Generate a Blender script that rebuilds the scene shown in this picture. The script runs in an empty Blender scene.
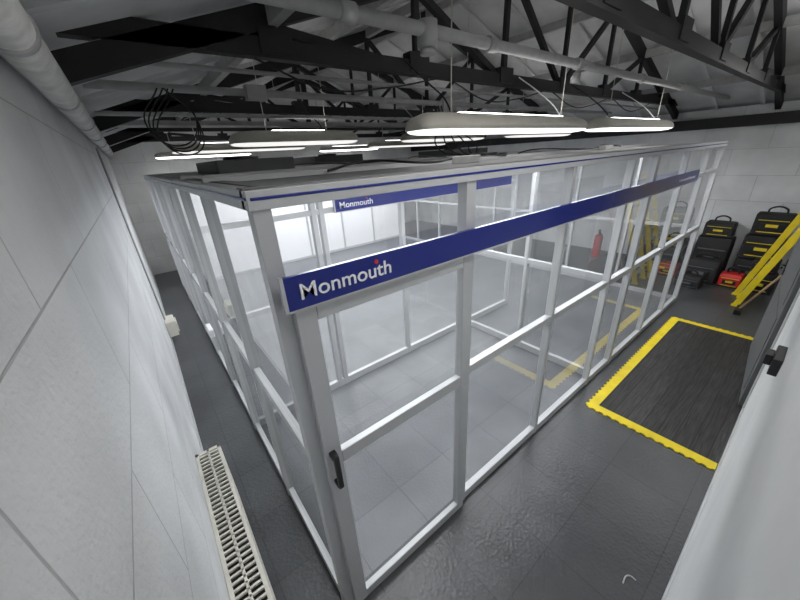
import bpy, bmesh, math, random
from mathutils import Vector, Matrix
random.seed(3)
S=bpy.context.scene
COL=S.collection
H=2.49
# ---------------------------------------------------------------- materials
def newmat(name):
    m=bpy.data.materials.new(name); m.use_nodes=True
    nt=m.node_tree; b=nt.nodes["Principled BSDF"]; return m,nt,b
def pmat(name,col,rough=.5,metal=0,noise=0.0,scale=20,bump=0.0,spec=None):
    m,nt,b=newmat(name)
    b.inputs["Roughness"].default_value=rough; b.inputs["Metallic"].default_value=metal
    if spec is not None: b.inputs["Specular IOR Level"].default_value=spec
    b.inputs["Base Color"].default_value=(*col,1)
    if noise or bump:
        tc=nt.nodes.new("ShaderNodeTexCoord"); n=nt.nodes.new("ShaderNodeTexNoise")
        n.inputs["Scale"].default_value=scale; n.inputs["Detail"].default_value=5
        nt.links.new(tc.outputs["Object"],n.inputs["Vector"])
        if noise:
            r=nt.nodes.new("ShaderNodeMapRange")
            r.inputs[1].default_value=.3; r.inputs[2].default_value=.7
            r.inputs[3].default_value=1-noise; r.inputs[4].default_value=1+noise*.4
            nt.links.new(n.outputs["Fac"],r.inputs[0])
            v=nt.nodes.new("ShaderNodeVectorMath"); v.operation='SCALE'
            v.inputs[0].default_value=col; nt.links.new(r.outputs[0],v.inputs["Scale"])
            nt.links.new(v.outputs[0],b.inputs["Base Color"])
        if bump:
            bp=nt.nodes.new("ShaderNodeBump"); bp.inputs["Strength"].default_value=bump; bp.inputs["Distance"].default_value=.01
            nt.links.new(n.outputs["Fac"],bp.inputs["Height"]); nt.links.new(bp.outputs[0],b.inputs["Normal"])
    return m
def emat(name,col,s):
    m=bpy.data.materials.new(name); m.use_nodes=True; nt=m.node_tree
    b=nt.nodes["Principled BSDF"]; b.inputs["Base Color"].default_value=(*col,1)
    b.inputs["Emission Color"].default_value=(*col,1); b.inputs["Emission Strength"].default_value=s
    return m
def block_wall(name,swap,col=(.62,.63,.64),bw=.9,bh=.45):
    m,nt,b=newmat(name); L=nt.links.new
    tc=nt.nodes.new("ShaderNodeTexCoord"); sp=nt.nodes.new("ShaderNodeSeparateXYZ"); cb=nt.nodes.new("ShaderNodeCombineXYZ")
    L(tc.outputs["Object"],sp.inputs[0]); L(sp.outputs[1 if swap else 0],cb.inputs[0]); L(sp.outputs[2],cb.inputs[1])
    br=nt.nodes.new("ShaderNodeTexBrick"); L(cb.outputs[0],br.inputs["Vector"])
    br.inputs["Scale"].default_value=1; br.inputs["Brick Width"].default_value=bw; br.inputs["Row Height"].default_value=bh
    br.inputs["Mortar Size"].default_value=.004; br.inputs["Mortar Smooth"].default_value=.6
    br.inputs["Color1"].default_value=(*col,1); br.inputs["Color2"].default_value=(*[c*.95 for c in col],1)
    br.inputs["Mortar"].default_value=(*[c*.62 for c in col],1)
    n=nt.nodes.new("ShaderNodeTexNoise"); n.inputs["Scale"].default_value=1.7; n.inputs["Detail"].default_value=8; L(tc.outputs["Object"],n.inputs["Vector"])
    r=nt.nodes.new("ShaderNodeMapRange"); r.inputs[1].default_value=.3; r.inputs[2].default_value=.7; r.inputs[3].default_value=.78; r.inputs[4].default_value=1.05
    L(n.outputs["Fac"],r.inputs[0])
    v=nt.nodes.new("ShaderNodeVectorMath"); v.operation='SCALE'; L(br.outputs["Color"],v.inputs[0]); L(r.outputs[0],v.inputs["Scale"])
    L(v.outputs[0],b.inputs["Base Color"]); b.inputs["Roughness"].default_value=.6
    n2=nt.nodes.new("ShaderNodeTexNoise"); n2.inputs["Scale"].default_value=60; n2.inputs["Detail"].default_value=4; L(tc.outputs["Object"],n2.inputs["Vector"])
    ma=nt.nodes.new("ShaderNodeMath"); ma.operation='MULTIPLY_ADD'; L(br.outputs["Fac"],ma.inputs[0]); ma.inputs[1].default_value=-.9; L(n2.outputs["Fac"],ma.inputs[2])
    bp=nt.nodes.new("ShaderNodeBump"); bp.inputs["Strength"].default_value=.5; bp.inputs["Distance"].default_value=.01
    L(ma.outputs[0],bp.inputs["Height"]); L(bp.outputs[0],b.inputs["Normal"])
    return m
def floor_mat(name,k):
    m,nt,b=newmat(name); L=nt.links.new
    tc=nt.nodes.new("ShaderNodeTexCoord")
    br=nt.nodes.new("ShaderNodeTexBrick"); L(tc.outputs["Object"],br.inputs["Vector"]); br.offset=0
    br.inputs["Scale"].default_value=1; br.inputs["Brick Width"].default_value=.5; br.inputs["Row Height"].default_value=.5
    br.inputs["Mortar Size"].default_value=.004; br.inputs["Mortar Smooth"].default_value=.5
    br.inputs["Color1"].default_value=(.060*k,.063*k,.068*k,1); br.inputs["Color2"].default_value=(.073*k,.076*k,.081*k,1); br.inputs["Mortar"].default_value=(.040*k,.042*k,.045*k,1)
    n=nt.nodes.new("ShaderNodeTexNoise"); n.inputs["Scale"].default_value=2.2; n.inputs["Detail"].default_value=9; L(tc.outputs["Object"],n.inputs["Vector"])
    r=nt.nodes.new("ShaderNodeMapRange"); r.inputs[1].default_value=.3; r.inputs[2].default_value=.7; r.inputs[3].default_value=.8; r.inputs[4].default_value=1.2
    L(n.outputs["Fac"],r.inputs[0])
    v=nt.nodes.new("ShaderNodeVectorMath"); v.operation='SCALE'; L(br.outputs["Color"],v.inputs[0]); L(r.outputs[0],v.inputs["Scale"])
    L(v.outputs[0],b.inputs["Base Color"])
    r2=nt.nodes.new("ShaderNodeMapRange"); r2.inputs[3].default_value=.26; r2.inputs[4].default_value=.42; L(n.outputs["Fac"],r2.inputs[0]); L(r2.outputs[0],b.inputs["Roughness"])
    vo=nt.nodes.new("ShaderNodeTexVoronoi"); vo.inputs["Scale"].default_value=45; L(tc.outputs["Object"],vo.inputs["Vector"])
    bp=nt.nodes.new("ShaderNodeBump"); bp.inputs["Strength"].default_value=.3; bp.inputs["Distance"].default_value=.006
    L(vo.outputs["Distance"],bp.inputs["Height"]); L(bp.outputs[0],b.inputs["Normal"])
    return m
def plank_mat():
    m,nt,b=newmat("black_plank_vinyl"); L=nt.links.new
    tc=nt.nodes.new("ShaderNodeTexCoord")
    br=nt.nodes.new("ShaderNodeTexBrick"); L(tc.outputs["Object"],br.inputs["Vector"])
    br.inputs["Scale"].default_value=1; br.inputs["Brick Width"].default_value=1.2; br.inputs["Row Height"].default_value=.12
    br.inputs["Mortar Size"].default_value=.004
    br.inputs["Color1"].default_value=(.016,.0155,.0155,1); br.inputs["Color2"].default_value=(.036,.034,.034,1); br.inputs["Mortar"].default_value=(.004,.004,.004,1)
    mp=nt.nodes.new("ShaderNodeMapping"); mp.inputs["Scale"].default_value=(1.5,22,1); L(tc.outputs["Object"],mp.inputs[0])
    n=nt.nodes.new("ShaderNodeTexNoise"); n.inputs["Scale"].default_value=3; n.inputs["Detail"].default_value=8; L(mp.outputs[0],n.inputs["Vector"])
    r=nt.nodes.new("ShaderNodeMapRange"); r.inputs[1].default_value=.3; r.inputs[2].default_value=.7; r.inputs[3].default_value=.3; r.inputs[4].default_value=2.0
    L(n.outputs["Fac"],r.inputs[0])
    v=nt.nodes.new("ShaderNodeVectorMath"); v.operation='SCALE'; L(br.outputs["Color"],v.inputs[0]); L(r.outputs[0],v.inputs["Scale"])
    L(v.outputs[0],b.inputs["Base Color"]); b.inputs["Roughness"].default_value=.55
    return m
def glass_mat():
    m=bpy.data.materials.new("hazed_panel_glass"); m.use_nodes=True; nt=m.node_tree; L=nt.links.new
    for n in list(nt.nodes): nt.nodes.remove(n)
    out=nt.nodes.new("ShaderNodeOutputMaterial"); tr=nt.nodes.new("ShaderNodeBsdfTransparent"); gl=nt.nodes.new("ShaderNodeBsdfGlossy"); df=nt.nodes.new("ShaderNodeBsdfDiffuse")
    tr.inputs[0].default_value=(.97,.977,.98,1); gl.inputs["Roughness"].default_value=.008; df.inputs[0].default_value=(.85,.87,.88,1)
    lw=nt.nodes.new("ShaderNodeLayerWeight"); lw.inputs[0].default_value=.5
    p=nt.nodes.new("ShaderNodeMath"); p.operation='POWER'; p.inputs[1].default_value=4.0; L(lw.outputs["Facing"],p.inputs[0])
    ma=nt.nodes.new("ShaderNodeMath"); ma.operation='MULTIPLY_ADD'; ma.inputs[1].default_value=.9; ma.inputs[2].default_value=.10; ma.use_clamp=True; L(p.outputs[0],ma.inputs[0])
    m0=nt.nodes.new("ShaderNodeMixShader"); m0.inputs[0].default_value=.022; L(tr.outputs[0],m0.inputs[1]); L(df.outputs[0],m0.inputs[2])  # slight diffuse haze painted in for the milky bright reflections
    m1=nt.nodes.new("ShaderNodeMixShader"); L(ma.outputs[0],m1.inputs[0]); L(m0.outputs[0],m1.inputs[1]); L(gl.outputs[0],m1.inputs[2])
    L(m1.outputs[0],out.inputs[0]); return m
M_frame=pmat("painted_aluminium",(.47,.48,.49),.40,metal=.15)
M_glass=glass_mat()
M_blue=pmat("sign_blue",(.008,.018,.185),.2)
M_white=pmat("sign_white",(.85,.85,.87),.4)
M_red=pmat("red_plastic",(.55,.02,.02),.4)
M_black=pmat("black_plastic",(.012,.012,.014),.45,noise=.2)
M_fabric=pmat("black_nylon",(.02,.02,.022),.8,noise=.3,scale=60,bump=.4)
M_yel=pmat("yellow_plastic",(.80,.62,.015),.5,noise=.12,scale=8)
M_steel=pmat("black_painted_steel",(.012,.012,.014),.6,noise=.3,scale=9)
M_galv=pmat("galvanised_conduit",(.46,.46,.46),.5,noise=.15,scale=12)
M_lag=pmat("pipe_lagging",(.70,.70,.68),.6,noise=.25,scale=14,bump=.5)
M_cream=pmat("cream_enamel",(.66,.64,.57),.4,noise=.06,scale=10)
M_dark=pmat("dark_slot",(.01,.01,.01),.8)
M_grey=pmat("charcoal_panel",(.12,.125,.13),.55,noise=.1,scale=6)
M_wood=pmat("pale_wood",(.45,.31,.17),.6,noise=.25,scale=8)
M_roof=pmat("roof_lining",(.74,.75,.76),.8,noise=.18,scale=2.5)
M_lamp=emat("lamp_diffuser",(1,.985,.96),1.6)
M_lamp2=emat("lamp_diffuser_dim",(1,.985,.96),.9)
M_up=emat("added_up_glow",(1,.985,.96),7)  # glow strip added to the housing tops to brighten the roof
M_lamp3=emat("added_lamp_diffuser",(1,.985,.96),9)  # for the lamps added to brighten walls and enclosure front
M_led=emat("led_panel_diffuser",(.97,.985,1),14)
M_plate=pmat("top_plate",(.24,.245,.25),.6,noise=.15,scale=3)
# ---------------------------------------------------------------- mesh builder
class MB:
    def __init__(s,name,mats,parent=None):
        s.bm=bmesh.new(); s.n=name; s.m=mats if isinstance(mats,list) else [mats]; s.p=parent
    def box(s,lo,hi,mi=0,M=None):
        c=[(lo[i]+hi[i])/2 for i in range(3)]; d=[abs(hi[i]-lo[i]) for i in range(3)]
        r=bmesh.ops.create_cube(s.bm,size=1,matrix=Matrix.Translation(c)@Matrix.Diagonal((*d,1)))
        fs=set(f for v in r['verts'] for f in v.link_faces)
        for f in fs: f.material_index=mi
        if M is not None: bmesh.ops.transform(s.bm,matrix=M,verts=r['verts'])
        return r['verts']
    def beam(s,a,b,w,h,mi=0,up=(0,0,1)):
        a=Vector(a);b=Vector(b);d=b-a;l=d.length;z=d/l;u=Vector(up)
        if abs(z.dot(u))>.99: u=Vector((0,1,0))
        x=z.cross(u).normalized(); y=x.cross(z)
        R=Matrix((x,y,z)).transposed().to_4x4()
        r=bmesh.ops.create_cube(s.bm,size=1,matrix=Matrix.Translation((a+b)/2)@R@Matrix.Diagonal((w,h,l,1)))
        for f in set(f for v in r['verts'] for f in v.link_faces): f.material_index=mi
    def cyl(s,a,b,r,mi=0,seg=16,r2=None):
        a=Vector(a);b=Vector(b);d=b-a
        q=Vector((0,0,1)).rotation_difference(d.normalized()).to_matrix().to_4x4()
        k=bmesh.ops.create_cone(s.bm,cap_ends=True,segments=seg,radius1=r,radius2=r if r2 is None else r2,depth=d.length,matrix=Matrix.Translation((a+b)/2)@q)
        for f in set(f for v in k['verts'] for f in v.link_faces): f.material_index=mi; f.smooth=len(f.verts)==4
    def ball(s,c,r,mi=0,sc=(1,1,1)):
        k=bmesh.ops.create_uvsphere(s.bm,u_segments=16,v_segments=10,radius=r,matrix=Matrix.Translation(c)@Matrix.Diagonal((*sc,1)))
        for f in set(f for v in k['verts'] for f in v.link_faces): f.material_index=mi; f.smooth=True
    def quad(s,pts,mi=0):
        vs=[s.bm.verts.new(p) for p in pts]; f=s.bm.faces.new(vs); f.material_index=mi; return f
    def prism(s,pts,d,mi=0):
        d=Vector(d); n=len(pts)
        a=[s.bm.verts.new(p) for p in pts]; b=[s.bm.verts.new(Vector(p)+d) for p in pts]
        fs=[s.bm.faces.new(a),s.bm.faces.new(b[::-1])]
        for i in range(n): fs.append(s.bm.faces.new((a[i],b[i],b[(i+1)%n],a[(i+1)%n])))
        for f in fs: f.material_index=mi
    def loft(s,rings,mi=0,smooth=True):
        R=[[s.bm.verts.new(p) for p in r] for r in rings]; n=len(R[0])
        for a,b in zip(R,R[1:]):
            for i in range(n):
                f=s.bm.faces.new((a[i],a[(i+1)%n],b[(i+1)%n],b[i])); f.material_index=mi; f.smooth=smooth
        for r in (R[0],R[-1]):
            f=s.bm.faces.new(r); f.material_index=mi
    def done(s,bevel=0,seg=2,loc=None):
        bmesh.ops.recalc_face_normals(s.bm,faces=s.bm.faces[:])
        me=bpy.data.meshes.new(s.n); s.bm.to_mesh(me); s.bm.free()
        o=bpy.data.objects.new(s.n,me); COL.objects.link(o)
        for m in s.m: me.materials.append(m)
        if bevel:
            b=o.modifiers.new("bevel",'BEVEL'); b.width=bevel; b.segments=seg; b.limit_method='ANGLE'
        if s.p: o.parent=s.p
        if loc: o.location=loc
        return o
def empty(name):
    e=bpy.data.objects.new(name,None); e.empty_display_size=.2; COL.objects.link(e); return e
def curve(name,pts,r,mat,parent=None,cyc=False):
    c=bpy.data.curves.new(name,'CURVE'); c.dimensions='3D'; c.bevel_depth=r; c.bevel_resolution=3; c.resolution_u=10
    sp=c.splines.new('BEZIER'); sp.bezier_points.add(len(pts)-1); sp.use_cyclic_u=cyc
    for p,q in zip(sp.bezier_points,pts): p.co=q; p.handle_left_type=p.handle_right_type='AUTO'
    o=bpy.data.objects.new(name,c); COL.objects.link(o); c.materials.append(mat)
    if parent: o.parent=parent
    return o
def text(name,body,size,loc,mat,parent,rot=(math.pi/2,0,0),off=.0,width=None):
    c=bpy.data.curves.new(name,'FONT'); c.body=body; c.size=size; c.extrude=.0015; c.offset=off
    o=bpy.data.objects.new(name,c); COL.objects.link(o); c.materials.append(mat)
    o.rotation_euler=rot; o.location=loc; o.parent=parent
    bpy.context.view_layer.update()
    if width: 
        k=width/o.dimensions.x; o.scale=(k,k*.92,1)
    return o
# ---------------------------------------------------------------- room
XL,XR,YN,YB,EZ=-.21,8.95,-.085,10.4,2.95
XA=4.37; ZA=4.55; XC=4.02; YN2=-.75
def roofz(x): return EZ+(ZA-EZ)*(1-abs(x-XA)/(XA-XL))
b=MB("floor",floor_mat("grey_floor_tiles",1)); b.box((XL-.2,YN2-.2,-.1),(XR+.2,YB+.2,0)); b.done()
b=MB("wall_left",block_wall("painted_block_left",True,(.68,.69,.70))); b.box((XL-.15,YN2,0),(XL,YB,EZ)); b.done()
b=MB("wall_right",block_wall("painted_block_right",True,(.80,.81,.82))); b.box((XR,YN2-.15,0),(XR+.15,YB+.15,EZ)); b.done()
mb=block_wall("painted_block_back",False,(.76,.77,.78))
b=MB("wall_back",mb); b.prism([(XL-.15,YB,0),(XR+.15,YB,0),(XR+.15,YB,EZ),(XA,YB,ZA),(XL-.15,YB,EZ)],(0,.15,0)); b.done()
b=MB("wall_near",pmat("painted_plaster",(.70,.71,.71),.6,noise=.08,scale=3,bump=.15)); b.prism([(XL,YN,0),(XC,YN,0),(XC,YN,roofz(XC)),(XL,YN,EZ)],(0,-.12,0))
b.box((XC-.12,YN2,0),(XC,YN-.12,3.9)); b.done()
b=MB("wall_entrance",mb); b.prism([(XC-.12,YN2,0),(XR,YN2,0),(XR,YN2,EZ),(XA,YN2,ZA),(XC-.12,YN2,roofz(XC-.12))],(0,-.15,0)); b.done()
b=MB("ceiling",M_roof)
for (x0,x1) in ((XL-.3,XA),(XR+.3,XA)):
    y=YN2-.2
    b.prism([(x0,y,EZ-.03),(x1,y,ZA),(x1,y,ZA+.08),(x0,y,EZ+.05)],(0,YB-YN2+.4,0))
# lining board seams / ribs
yy=YN2+.1
while yy<YB:
    for s in (-1,1):
        x0=XL if s<0 else XR
        b.beam((x0,yy,EZ-.0),(XA,yy,ZA-.02),.05,.03)
    yy+=.6
b.done()
# skirting trunking
b=MB("baseboard_near",M_frame); b.box((XL,YN,0),(XC,YN+.012,.10)); b.box((XC-.05,YN,.10),(XC+.01,YN+.015,2.3)); b.done(.003)
b=MB("baseboard_left",M_frame); b.box((XL,2.45,0),(XL+.012,YB,.08)); b.done(.003)
# ---------------------------------------------------------------- roof steel
def truss(y):
    e=empty("roof_truss"); m=MB("steelwork",M_steel,e)
    zb=3.12
    m.beam((XL,y,zb),(XR,y,zb),.07,.10)
    for x0 in (XL,XR):
        m.beam((x0,y,EZ-.05),(XA,y,ZA-.10),.07,.12)
    n=8; xs=[XL+(XR-XL)*i/n for i in range(n+1)]
    tz=lambda x: roofz(x)-.12
    for i in range(1,n):
        m.beam((xs[i],y,zb),(xs[i],y,tz(xs[i])),.05,.04)
        m.box((xs[i]-.10,y-.045,zb-.03),(xs[i]+.10,y+.045,zb+.10))
    for i in range(1,n-1):
        if i<n//2: m.beam((xs[i+1],y+.02,zb),(xs[i]+.02,y+.02,tz(xs[i])),.05,.05)
        else: m.beam((xs[i],y+.02,zb),(xs[i+1],y+.02,tz(xs[i+1])),.05,.05)
    m.done()
for y in (.95,2.35,4.7,7.05,9.4): truss(y)
e=empty("roof_purlins"); m=MB("purlins",M_galv,e)
for k in (2,4,6):
    for s in (-1,1):
        x=XA+s*k*(XA-XL)/8
        m.box((x-.03,YN+.02 if x<XC else YN2,roofz(x)-.12),(x+.03,YB,roofz(x)-.02))
m.box((XA-.03,YN+.02,ZA-.14),(XA+.03,YB,ZA-.04)); m.done()
e=empty("eaves_beam"); m=MB("beam",M_steel,e)
m.box((XR-.16,YN2,2.62),(XR,YB,2.80)); m.done()
# conduits
XS=XL+.16
e=empty("ceiling_conduit"); m=MB("tube",M_galv,e)
m.cyl((XS,1.6,3.10),(XR,1.6,3.10),.032)
for x in (1.0,2.05,3.2,4.6,6): m.cyl((x-.04,1.6,3.1),(x+.04,1.6,3.1),.042)
m.cyl((1.5,1.6,3.14),(1.5,1.6,3.02),.055); m.cyl((1.5,1.6,3.02),(1.5,1.6,2.99),.04); m.cyl((3.2,1.6,3.04),(3.2,1.6,2.97),.03)
m.done()
e=empty("ceiling_conduit"); m=MB("tube",M_galv,e)
m.cyl((XS,3.0,3.0),(7.5,3.0,3.0),.026); m.box((.9,2.96,2.95),(1.05,3.04,3.05)); m.box((3.0,2.95,2.9),(3.15,3.05,3.03)); m.cyl((XS,3.5,2.9),(8.2,3.5,2.9),.016)
m.cyl((XS,2.6,3.05),(8.6,2.6,3.05),.014); m.done()
e=empty("cable_tray"); m=MB("tray",M_galv,e)
m.box((XS,4.95,2.96),(8.5,5.2,2.965)); m.box((XS,4.94,2.96),(8.5,4.95,3.01)); m.box((XS,5.2,2.96),(8.5,5.21,3.01))
for x in (1,2.5,4,5.5,7): m.cyl((x,5.08,2.96),(x,5.08,3.3),.006)
m.done()
e=empty("lagged_pipe"); m=MB("pipe",[M_lag,M_galv],e)
m.cyl((XL+.07,YN+.02,2.87),(XL+.07,YB,2.87),.062,seg=24)
y=.4
while y<10: m.cyl((XL+.07,y-.02,2.87),(XL+.07,y+.02,2.87),.068,1,seg=24); y+=1.1
m.done()
# ---------------------------------------------------------------- enclosure
X0,X1,Y0,Y1,ZT=.30,6.65,1.12,8.6,2.42
enc=empty("glass_enclosure")
m=MB("enclosure_floor",floor_mat("enclosure_floor_lit",2.1),enc); m.box((X0+.03,Y0+.03,0),(X1-.03,Y1-.03,.004)); m.done()  # same tiles, colour lightened to stand in for the bright interior light
F=MB("frame",[M_frame,M_blue,M_plate],enc)
G=MB("glazing",M_glass,enc)
zr=[(0,.07),(1.20,1.255),(2.02,2.07)]
def post(x,y,w=.045,z1=ZT-.06): F.box((x-w/2,y-.03,0),(x+w/2,y+.03,z1))
def posty(x,y,w=.045,z1=ZT-.06): F.box((x-.03,y-w/2,0),(x+.03,y+w/2,z1))
fx=[.30,1.30,2.34,3.40,3.99,5.0,5.9,6.65]
for x in fx: post(x,Y0,.07 if x in (1.30,3.99) else (.06 if x in(.30,6.65) else .036))
for z0,z1 in zr:
    xs=1.3 if z1<1.5 else X0
    F.box((xs,Y0-.025,z0),(X1,Y0+.025,z1))
    if z1>1.5: continue
    F.box((X0,Y1-.025,z0),(X1,Y1+.025,z1))
    F.box((X0-.02,Y0,z0),(X0+.02,Y1,z1)); F.box((X1-.02,Y0,z0),(X1+.02,Y1,z1))
ny=8; ys=[Y0+(Y1-Y0)*i/ny for i in range(ny+1)]
for y in ys[1:]:
    posty(X0,y,.036); posty(X1,y)
bx=[X0+(X1-X0)*i/6 for i in range(1,6)]
for x in bx: post(x,Y1)
# top fascia ring with blue line and capping
for (a,c) in (((X0-.04,Y0-.04),(X1+.04,Y0+.03)),((X0-.04,Y1-.03),(X1+.04,Y1+.04)),((X0-.04,Y0),(X0+.03,Y1)),((X1-.03,Y0),(X1+.04,Y1))):
    F.box((a[0],a[1],ZT-.06),(c[0],c[1],ZT))
F.box((X0-.03,Y0-.043,ZT-.030),(X1+.03,Y0-.039,ZT-.020),1)
F.box((X0-.043,Y0-.03,ZT-.030),(X0-.039,Y1,ZT-.020),1)
for y in ys[1:-1]: F.box((X0,y-.025,ZT-.02),(X1,y+.025,ZT+.02))
F.box((X0-.03,Y0+.03,ZT),(X1+.03,Y0+.10,ZT+.004),2); F.box((X0+.03,Y0+.10,ZT),(X0+.10,Y1,ZT+.004),2)
F.done(.003)
# white ceiling panels with LED panels let in
m=MB("roof_panels",[M_white,M_plate],enc)
for i in range(ny):
    ya=ys[i]+(.03 if i==0 else 0)
    m.box((X0+.03,ya,2.385),(X1-.03,ys[i+1]-.004,2.40)); m.box((X0+.03,ya,2.40),(X1-.03,ys[i+1]-.004,2.412),1)
m.done()
for i in range(4):
    for j in range(4):
        cx=X0+.95+i*1.5; cy=Y0+.85+j*1.95
        m=MB("led_panel",[M_frame,M_led],enc); m.box((cx-.6,cy-.3,2.372),(cx+.6,cy+.3,2.385)); m.box((cx-.57,cy-.27,2.369),(cx+.57,cy+.27,2.372),1); m.done()
# fan filter units and driver boxes standing on the roof
m=MB("roof_units",[M_grey,M_galv,M_black],enc)
for (xa,ya,xb,yb,h) in ((.6,3.15,1.25,4.2,.12),(2.4,5.2,3.3,6.1,.14),(4.4,4.1,5.3,5.0,.12),(1.2,6.6,2.2,7.5,.16)):
    m.box((xa,ya,ZT),(xb,yb,ZT+h)); m.cyl(((xa+xb)/2,(ya+yb)/2,ZT+h),((xa+xb)/2,(ya+yb)/2,ZT+h+.03),.16,2,24)
    m.box((xa-.02,ya-.02,ZT-.005),(xb+.02,yb+.02,ZT+.02),1)
for (x,y) in ((1.9,1.7),(3.3,2.3),(4.8,1.9),(5.9,2.2),(2.6,3.4),(3.9,3.2)):
    m.box((x,y,ZT-.008),(x+.22,y+.09,ZT+.045),1)
m.done(.006)
def gx(xa,xb,y,z0,z1): G.quad([(xa,y,z0),(xb,y,z0),(xb,y,z1),(xa,y,z1)])
def gy(x,ya,yb,z0,z1): G.quad([(x,ya,z0),(x,yb,z0),(x,yb,z1),(x,ya,z1)])
zs=[(.07,1.20),(1.255,2.02),(2.07,ZT-.06)]
zs2=[(.07,1.20),(1.255,ZT-.06)]
for i in range(len(fx)-1):
    for j,(a,c) in enumerate(zs):
        if i==0 and j<2: continue
        gx(fx[i]+.02,fx[i+1]-.02,Y0,a,c)
for i in range(ny):
    for a,c in zs2:
        gy(X0,ys[i]+.02,ys[i+1]-.02,a,c); gy(X1,ys[i]+.02,ys[i+1]-.02,a,c)
G.done()
B=MB("rear_panels",M_white,enc)
ex=[X0]+bx+[X1]
for i in range(len(ex)-1):
    for a,c in zs2: B.box((ex[i]+.022,Y1-.008,a),(ex[i+1]-.022,Y1+.008,c))
B.done()
# lock box on the left side
m=MB("lock_box",M_white,enc); m.box((X0-.08,4.1,.62),(X0-.03,4.35,.72)); m.done(.01)
# front door leaf
yd=Y0-.045
m=MB("door_leaf",M_frame,enc)
dx0,dx1,dz0,dz1=.325,1.275,.02,2.015
s=.08
m.box((dx0,yd-.02,dz0),(dx0+s,yd+.02,dz1)); m.box((dx1-s*.75,yd-.02,dz0),(dx1,yd+.02,dz1))
m.box((dx0+s,yd-.019,dz0),(dx1-s*.75,yd+.019,dz0+.07)); m.box((dx0+s,yd-.019,1.19),(dx1-s*.75,yd+.019,1.26)); m.box((dx0+s,yd-.019,dz1-.07),(dx1-s*.75,yd+.019,dz1))
m.done(.004)
m=MB("door_glass",M_glass,enc); m.quad([(dx0+s,yd,.09),(dx1-.06,yd,.09),(dx1-.06,yd,1.19),(dx0+s,yd,1.19)]); m.quad([(dx0+s,yd,1.26),(dx1-.06,yd,1.26),(dx1-.06,yd,1.95),(dx0+s,yd,1.95)]); m.done()
m=MB("door_handle",M_black,enc)
hx=dx0+.032
m.box((hx-.013,yd-.07,1.10),(hx+.013,yd-.05,1.30)); m.box((hx-.016,yd-.06,1.10),(hx+.016,yd-.018,1.125)); m.box((hx-.016,yd-.06,1.275),(hx+.016,yd-.018,1.30)); m.done(.006,3)
# signs
def sign(x0,x1,y,z0,z1,long):
    e=empty("fascia_sign")
    m=MB("panel",[M_blue,M_frame],e); m.box((x0,y-.018,z0),(x1,y,z1)); m.box((x0-.012,y-.02,z0-.004),(x0,y+.002,z1+.004),1); m.box((x1,y-.02,z0-.004),(x1+.012,y+.002,z1+.004),1); m.box((x0,y-.02,z0-.008),(x1,y+.002,z0),1); m.done()
    zt=z0+(z1-z0)*.27
    t1=text("lettering","Monmouth",.1,(x0+.045,y-.0195,zt),M_white,e,off=.0005,width=.39)
    m=MB("red_dot",M_red,e); m.cyl((x0+.045+.327,y-.0215,zt+.062),(x0+.045+.327,y-.018,zt+.062),.009); m.done()
    if long: text("small_lettering","www.monmouth cleanrooms",.035,(x1-.75,y-.0195,zt+.01),M_white,e,width=.6)
sign(.30,5.35,Y0-.068,2.02,2.142,True)
# inner partitions
inn=empty("inner_partition"); F=MB("frame",M_frame,inn); G=MB("glazing",M_glass,inn)
yi=3.0; xi=3.55
for x in (1.28,1.36,2.35,xi): F.box((x-.025,yi-.03,0.004),(x+.025,yi+.03,2.36))
for z0,z1 in ((0.004,.09),(1.2,1.255),(2.02,2.07)):
    F.box((X0+.03,yi-.025,z0),(4.6,yi+.025,z1))
    if z1<1.5 or z1>2.2: F.box((xi-.025,Y0+.03,z0),(xi+.025,yi,z1))
F.box((4.55,yi-.03,0.004),(4.6,yi+.03,2.36)); F.box((xi-.03,2.05,0.004),(xi+.03,2.09,2.36))
F.done(.003)
for xa,xb in ((X0+.03,1.27),(1.37,2.34),(2.36,xi-.02),(xi+.02,4.55)):
    for a,c in ((.09,1.2),(1.255,2.02),(2.07,2.36)): G.quad([(xa,yi,a),(xb,yi,a),(xb,yi,c),(xa,yi,c)])
for ya,yb in ((Y0+.03,2.05),(2.09,yi-.03)):
    for a,c in ((.09,1.2),(1.255,2.36)): G.quad([(xi,ya,a),(xi,yb,a),(xi,yb,c),(xi,ya,c)])
G.done()
sign(1.50,4.4,yi-.032,2.02,2.14,False)
# ---------------------------------------------------------------- lamps
def lamp(x0,x1,y,z,lm,up=None,w=.165,h=.11):
    e=empty("pendant_light"); m=MB("housing",[M_cream,M_white],e)
    # rounded, boat-shaped linear housing
    def ring(x,k,zb,zt):
        pts=[]
        for i in range(12):
            a=math.pi*i/11
            pts.append((x,y-math.cos(a)*w*k,zb+(zt-zb)*math.sin(a)**.8*k))
        return pts
    T=.24; st=[(0,.45),(.03,.75),(.10,.94),(T,1)]
    rings=[ring(x0+a,k,z,z+h) for a,k in st]+[ring(x1-a,k,z,z+h) for a,k in st[::-1]]
    m.loft(rings)
    for x in (x0+.35,x1-.35): m.cyl((x,y,z+h-.005),(x,y,roofz(x)-.05 ),.004)
    m.done()
    m=MB("diffuser",[lm,up or lm],e)
    def r2(x,k): 
        return [(x,y-w*.97*k,z+.012),(x,y-w*.9*k,z-.008),(x,y-w*.6*k,z-.020*k-.004),(x,y,z-.026*k-.004),(x,y+w*.6*k,z-.020*k-.004),(x,y+w*.9*k,z-.008),(x,y+w*.97*k,z+.012)]
    m.loft([r2(x0+a+.012,k) for a,k in st]+[r2(x1-a-.012,k) for a,k in st[::-1]])
    if up: m.box((x0+.4,y-w*.3,z+h-.012),(x1-.4,y+w*.3,z+h+.0015),1)
    m.done()
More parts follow.
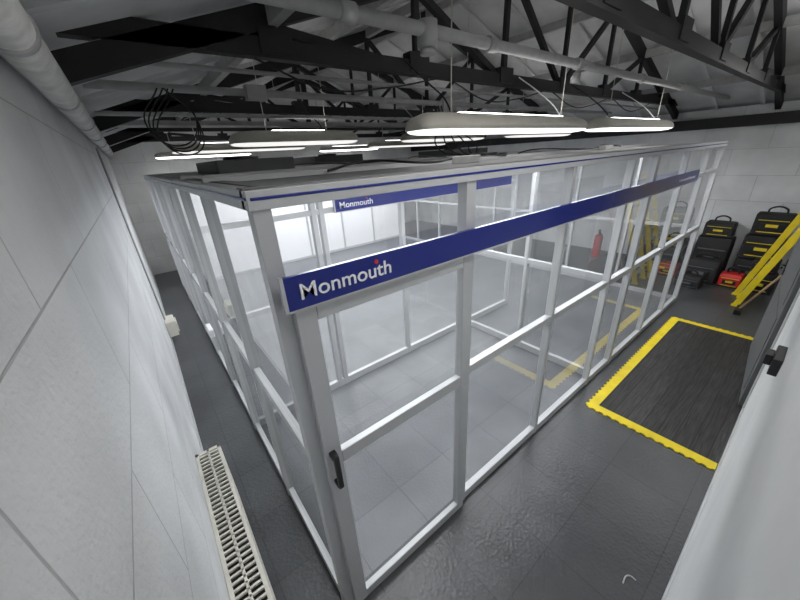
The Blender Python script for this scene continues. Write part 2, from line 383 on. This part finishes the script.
for a in ((1.55,3.75,1.8,2.635,M_lamp,M_up),(4.1,6.4,1.8,2.64,M_lamp,M_up),(.85,2.2,3.6,2.68,M_lamp2,M_up),(3.1,4.7,3.8,2.68,M_lamp2,M_up),(5.4,7.4,3.75,2.7,M_lamp2,M_up),(.6,2.6,6.0,2.72,M_lamp2,M_up),(4.2,6.4,6.3,2.7,M_lamp2,M_up),(.6,2.6,9.3,2.75,M_lamp3,M_up),(4.6,6.6,9.5,2.75,M_lamp3,M_up),(.5,2.4,.35,3.2,M_lamp3,M_lamp3),(5.0,7.2,.35,3.2,M_lamp3,M_lamp3)): lamp(*a)  # M_lamp3 lamps are added: rear pair for back wall, unseen pair near camera
# cables
e=empty("cable_bundle")
for i in range(4):
    r=.04+.03*i
    curve("cable_%d"%i,[(.32+.03*i,2.9,2.98),(.20+.02*i,2.9,2.80-r),(.36+.03*i,2.88,2.66-r*.5),(.50,2.92,2.82),(.36,2.95,2.99)],.005,M_black,e)
for i in range(5):
    curve("drop_%d"%i,[(2.9+.05*i,3.0,3.0),(2.85+.08*i,2.9,2.75),(2.7+.16*i,2.75,2.55),(2.9+.1*i,2.7,2.47),(3.2+.05*i,2.5,2.46)],.007,M_black,e)
for i,(xa,ya,xb,yb) in enumerate(((1.0,2.0,1.9,1.75),(2.1,1.75,3.3,2.35),(3.5,2.35,4.8,1.95),(5.0,1.95,5.9,2.25),(1.2,3.9,2.6,3.45),(2.8,3.45,4.4,4.2))):
    curve("roof_cable_%d"%i,[(xa,ya,ZT+.01),((2*xa+xb)/3,(2*ya+yb)/3+.12,ZT+.05),((xa+2*xb)/3,(ya+2*yb)/3-.12,ZT+.02),(xb,yb+.04,ZT+.03)],.008,M_black,e)
for i,(x,y) in enumerate(((1.9,1.8),(3.4,1.8),(4.5,1.8),(6.0,1.8),(1.8,3.6),(3.5,3.8))):
    curve("lamp_flex_%d"%i,[(x,y,2.75),(x+.03,y+.1,2.85),(x-.02,y+.2,2.95),(x+.02,y+.5,3.15)],.006,M_white if i%2 else M_black,e)
for i in range(4):
    x=.8+1.7*i
    curve("swag_%d"%i,[(x,2.36,3.07),(x+.4,2.3,2.93),(x+.9,2.3,2.96),(x+1.5,2.36,3.07)],.006,M_black,e)
# ---------------------------------------------------------------- mat
e=empty("entrance_mat")
mx0,mx1,my0,my1=3.05,5.9,-.068,.94
m=MB("plank_surface",plank_mat(),e); m.box((mx0+.08,my0,0.001),(mx1-.08,my1-.08,.012)); m.done()
m=MB("yellow_edging",M_yel,e)
for a,c in (((mx0,my1-.085),(mx1,my1)),((mx0,my0),(mx0+.085,my1-.085)),((mx1-.085,my0),(mx1,my1-.085))):
    m.box((a[0],a[1],0.001),(c[0],c[1],.014))
n=40
for i in range(n):
    x=mx0+(i+.5)*(mx1-mx0)/n
    m.cyl((x,my1,.001),(x,my1,.0135),.018,seg=10)
n=14
for i in range(n):
    y=my0+(i+.5)*(my1-my0)/n
    m.cyl((mx0,y,.001),(mx0,y,.0135),.018,seg=10); m.cyl((mx1,y,.001),(mx1,y,.0135),.018,seg=10)
m.done()
# ---------------------------------------------------------------- convector heater on left wall
e=empty("convector_heater")
hy0,hy1,hz0,hz1,hx0,hx1=.9,2.3,.08,.60,XL+.002,-.045
m=MB("casing",[M_cream,M_dark],e)
m.box((hx0,hy0,hz0),(hx1,hy1,hz1-.02)); m.box((hx0,hy0+.1,0),(hx1-.02,hy0+.15,hz0)); m.box((hx0,hy1-.15,0),(hx1-.02,hy1-.1,hz0))
m.box((hx0,hy0,hz1-.02),(hx0+.02,hy1,hz1)); m.box((hx1-.02,hy0,hz1-.02),(hx1,hy1,hz1)); m.box((hx0,hy0,hz1-.02),(hx1,hy0+.03,hz1)); m.box((hx0,hy1-.03,hz1-.02),(hx1,hy1,hz1))
m.box((hx0+.02,hy0+.03,hz1-.0195),(hx1-.02,hy1-.03,hz1-.017),1)
xm=(hx0+hx1)/2; m.box((xm-.007,hy0,hz1-.015),(xm+.007,hy1,hz1))
y=hy0+.05
while y<hy1-.03:
    m.box((hx0+.02,y,hz1-.015),(hx1-.02,y+.012,hz1)); y+=.036
m.done(.002)
# small white box and conduit on left wall
e=empty("wall_socket_box"); m=MB("box",M_cream,e); m.box((XL+.002,5.7,.12),(XL+.13,6.05,.36)); m.box((XL+.13,5.74,.16),(XL+.15,6.01,.32)); m.done(.02,3)
m=MB("conduit",M_galv,e); m.cyl((XL+.015,5.9,.36),(XL+.015,5.9,2.8),.012); m.done()
# ---------------------------------------------------------------- charcoal door (open leaf) + latch
e=empty("charcoal_door")
m=MB("leaf",M_grey,e); 
D=Vector((4.12,-.04,0)); D2=Vector((5.62,.07,0)); u=(D2-D).normalized(); nrm=Vector((-u.y,u.x,0))
R=Matrix.Translation(D)@Matrix(((u.x,nrm.x,0,0),(u.y,nrm.y,0,0),(0,0,1,0),(0,0,0,1)))
L=(D2-D).length
m.box((0,-.045,.02),(L,0,2.05),0,R); m.box((.12,0,.15),(L-.12,.006,.95),0,R); m.box((.12,0,1.08),(L-.12,.006,1.93),0,R); m.done(.004)
m=MB("leaf_handle",M_black,e); m.box((L-.10,.0,1.0),(L-.06,.012,1.18),0,R); m.box((L-.2,.03,1.1),(L-.07,.045,1.12),0,R); m.box((L-.09,.01,1.1),(L-.07,.045,1.12),0,R); m.done(.003)
e=empty("door_closer_bracket"); m=MB("bracket",M_black,e)
m.box((1.95,YN,1.52),(2.12,YN+.03,1.60)); m.box((2.0,YN+.03,1.54),(2.06,YN+.055,1.59)); m.cyl((2.09,YN+.03,1.56),(2.09,YN+.05,1.56),.02); m.done(.004)
# ---------------------------------------------------------------- ladders
def ladder(x,yb,yt,zt,w=.42,rungs=7,mat=M_yel):
    e=empty("step_ladder"); m=MB("stiles_and_rungs",[mat,M_galv],e)
    for s in (0,w): m.beam((x+s,yb,0.02),(x+s,yt,zt),.03,.075,0)
    for i in range(rungs):
        k=(i+.7)/(rungs+.2); y=yb+(yt-yb)*k; z=.02+(zt-.02)*k
        m.box((x,y-.035,z-.012),(x+w,y+.035,z+.012),1)
    m.box((x,yt-.04,zt-.02),(x+w,yt+.06,zt+.03),0)
    for s in (0,w): m.box((x+s-.025,yb-.05,0),(x+s+.025,yb+.05,.03))
    m.done(.003)
ladder(7.0,.42,-.05,1.75)
ladder(7.55,.50,.02,1.9)
e=empty("broom"); m=MB("handle_and_head",[M_wood,M_black],e); m.cyl((6.75,.35,.06),(6.9,-.3,1.5),.014); m.box((6.62,.31,.0),(6.9,.39,.07),1); m.done()
# ---------------------------------------------------------------- tool bags
def bag(x,y,z,w,d,h,accent=None,base=M_fabric,name="tool_bag",rot=0):
    e=empty(name); e.location=(x,y,z); e.rotation_euler=(0,0,rot)
    m=MB("body",[base,accent or M_grey,M_black],e)
    m.prism([(-w/2,-d/2,0),(w/2,-d/2,0),(w/2*.98,-d/2,h*.75),(w/2*.7,-d/2,h),(-w/2*.7,-d/2,h),(-w/2*.98,-d/2,h*.75)],(0,d,0))
    m.done(.03,3)
    m=MB("trim",[accent or M_grey,M_black],e)
    m.box((-w/2-.006,-d*.35,h*.12),(-w/2+.01,d*.35,h*.16)); m.box((-w/2-.012,-d*.3,h*.25),(-w/2+.01,d*.3,h*.55),1)
    m.box((-w/2-.02,-d*.16,h*.38),(-w/2+.01,d*.16,h*.52)); m.box((-w/2-.008,-d*.4,h*.68),(-w/2+.01,d*.4,h*.71))
    m.box((-w/2-.004,-d/2-.004,0),(w/2+.004,d/2+.004,.03),1); m.done(.004)
    curve("carry_handle",[(0,-d*.25,h-.01),(0,-d*.2,h+.07),(0,d*.2,h+.07),(0,d*.25,h-.01)],.014,M_black,e)
bag(8.5,.45,0,.45,.55,.45,M_grey); bag(8.5,.47,.46,.40,.50,.40,M_yel); bag(8.5,.45,.88,.32,.46,.36,M_yel)
bag(8.02,1.10,0,.4,.5,.42,M_grey); bag(8.55,1.1,0,.42,.5,.75,M_grey); bag(8.6,1.72,0,.42,.5,.6,M_grey); bag(8.0,.66,0,.3,.30,.24,M_yel,base=M_red,name="tool_case"); bag(8.6,2.3,0,.36,.4,.8)
bag(8.02,.30,0,.34,.32,.34,M_yel,name="tool_case"); bag(8.04,.32,.35,.28,.30,.2,M_red,name="tool_case"); bag(7.55,1.15,0,.3,.36,.2,M_grey); bag(8.05,1.68,0,.36,.42,.34,M_yel); bag(8.55,1.1,.76,.34,.42,.26,M_yel)
# fire extinguisher
e=empty("fire_extinguisher"); m=MB("cylinder",[M_red,M_black],e)
fxx,fy=8.35,3.1
m.cyl((fxx,fy,.0),(fxx,fy,.48),.085,0,24); m.ball((fxx,fy,.48),.085,0,(1,1,.6)); m.cyl((fxx,fy,.52),(fxx,fy,.58),.025,1); m.box((fxx-.06,fy-.012,.58),(fxx+.04,fy+.012,.60),1); m.box((fxx-.07,fy-.012,.62),(fxx+.03,fy+.012,.64),1); m.done(.002)
curve("hose",[(fxx,fy-.03,.56),(fxx-.06,fy-.1,.5),(fxx-.08,fy-.1,.3),(fxx-.07,fy-.08,.15)],.011,M_black,e)
# hex key on floor
curve("hex_key",[(1.66,.10,.006),(1.72,.10,.006),(1.735,.085,.006),(1.735,.055,.006)],.004,M_galv)
# ---------------------------------------------------------------- world, camera
w=bpy.data.worlds.new("World"); S.world=w; w.use_nodes=True
w.node_tree.nodes["Background"].inputs[0].default_value=(.6,.65,.7,1); w.node_tree.nodes["Background"].inputs[1].default_value=.05
cam=bpy.data.cameras.new("camera"); co=bpy.data.objects.new("camera",cam); COL.objects.link(co)
cam.lens=14.535; cam.sensor_width=36; cam.clip_start=.01
fw=Vector((.5485,.729,-.4063)).normalized(); rt=Vector((.783,-.6206,-.0566)); rt=(rt-fw*rt.dot(fw)).normalized(); up=rt.cross(fw)
Mx=Matrix((rt,up,-fw)).transposed().to_4x4(); Mx.translation=Vector((0,0,H)); co.matrix_world=Mx
S.camera=co
S.view_settings.view_transform='Standard'
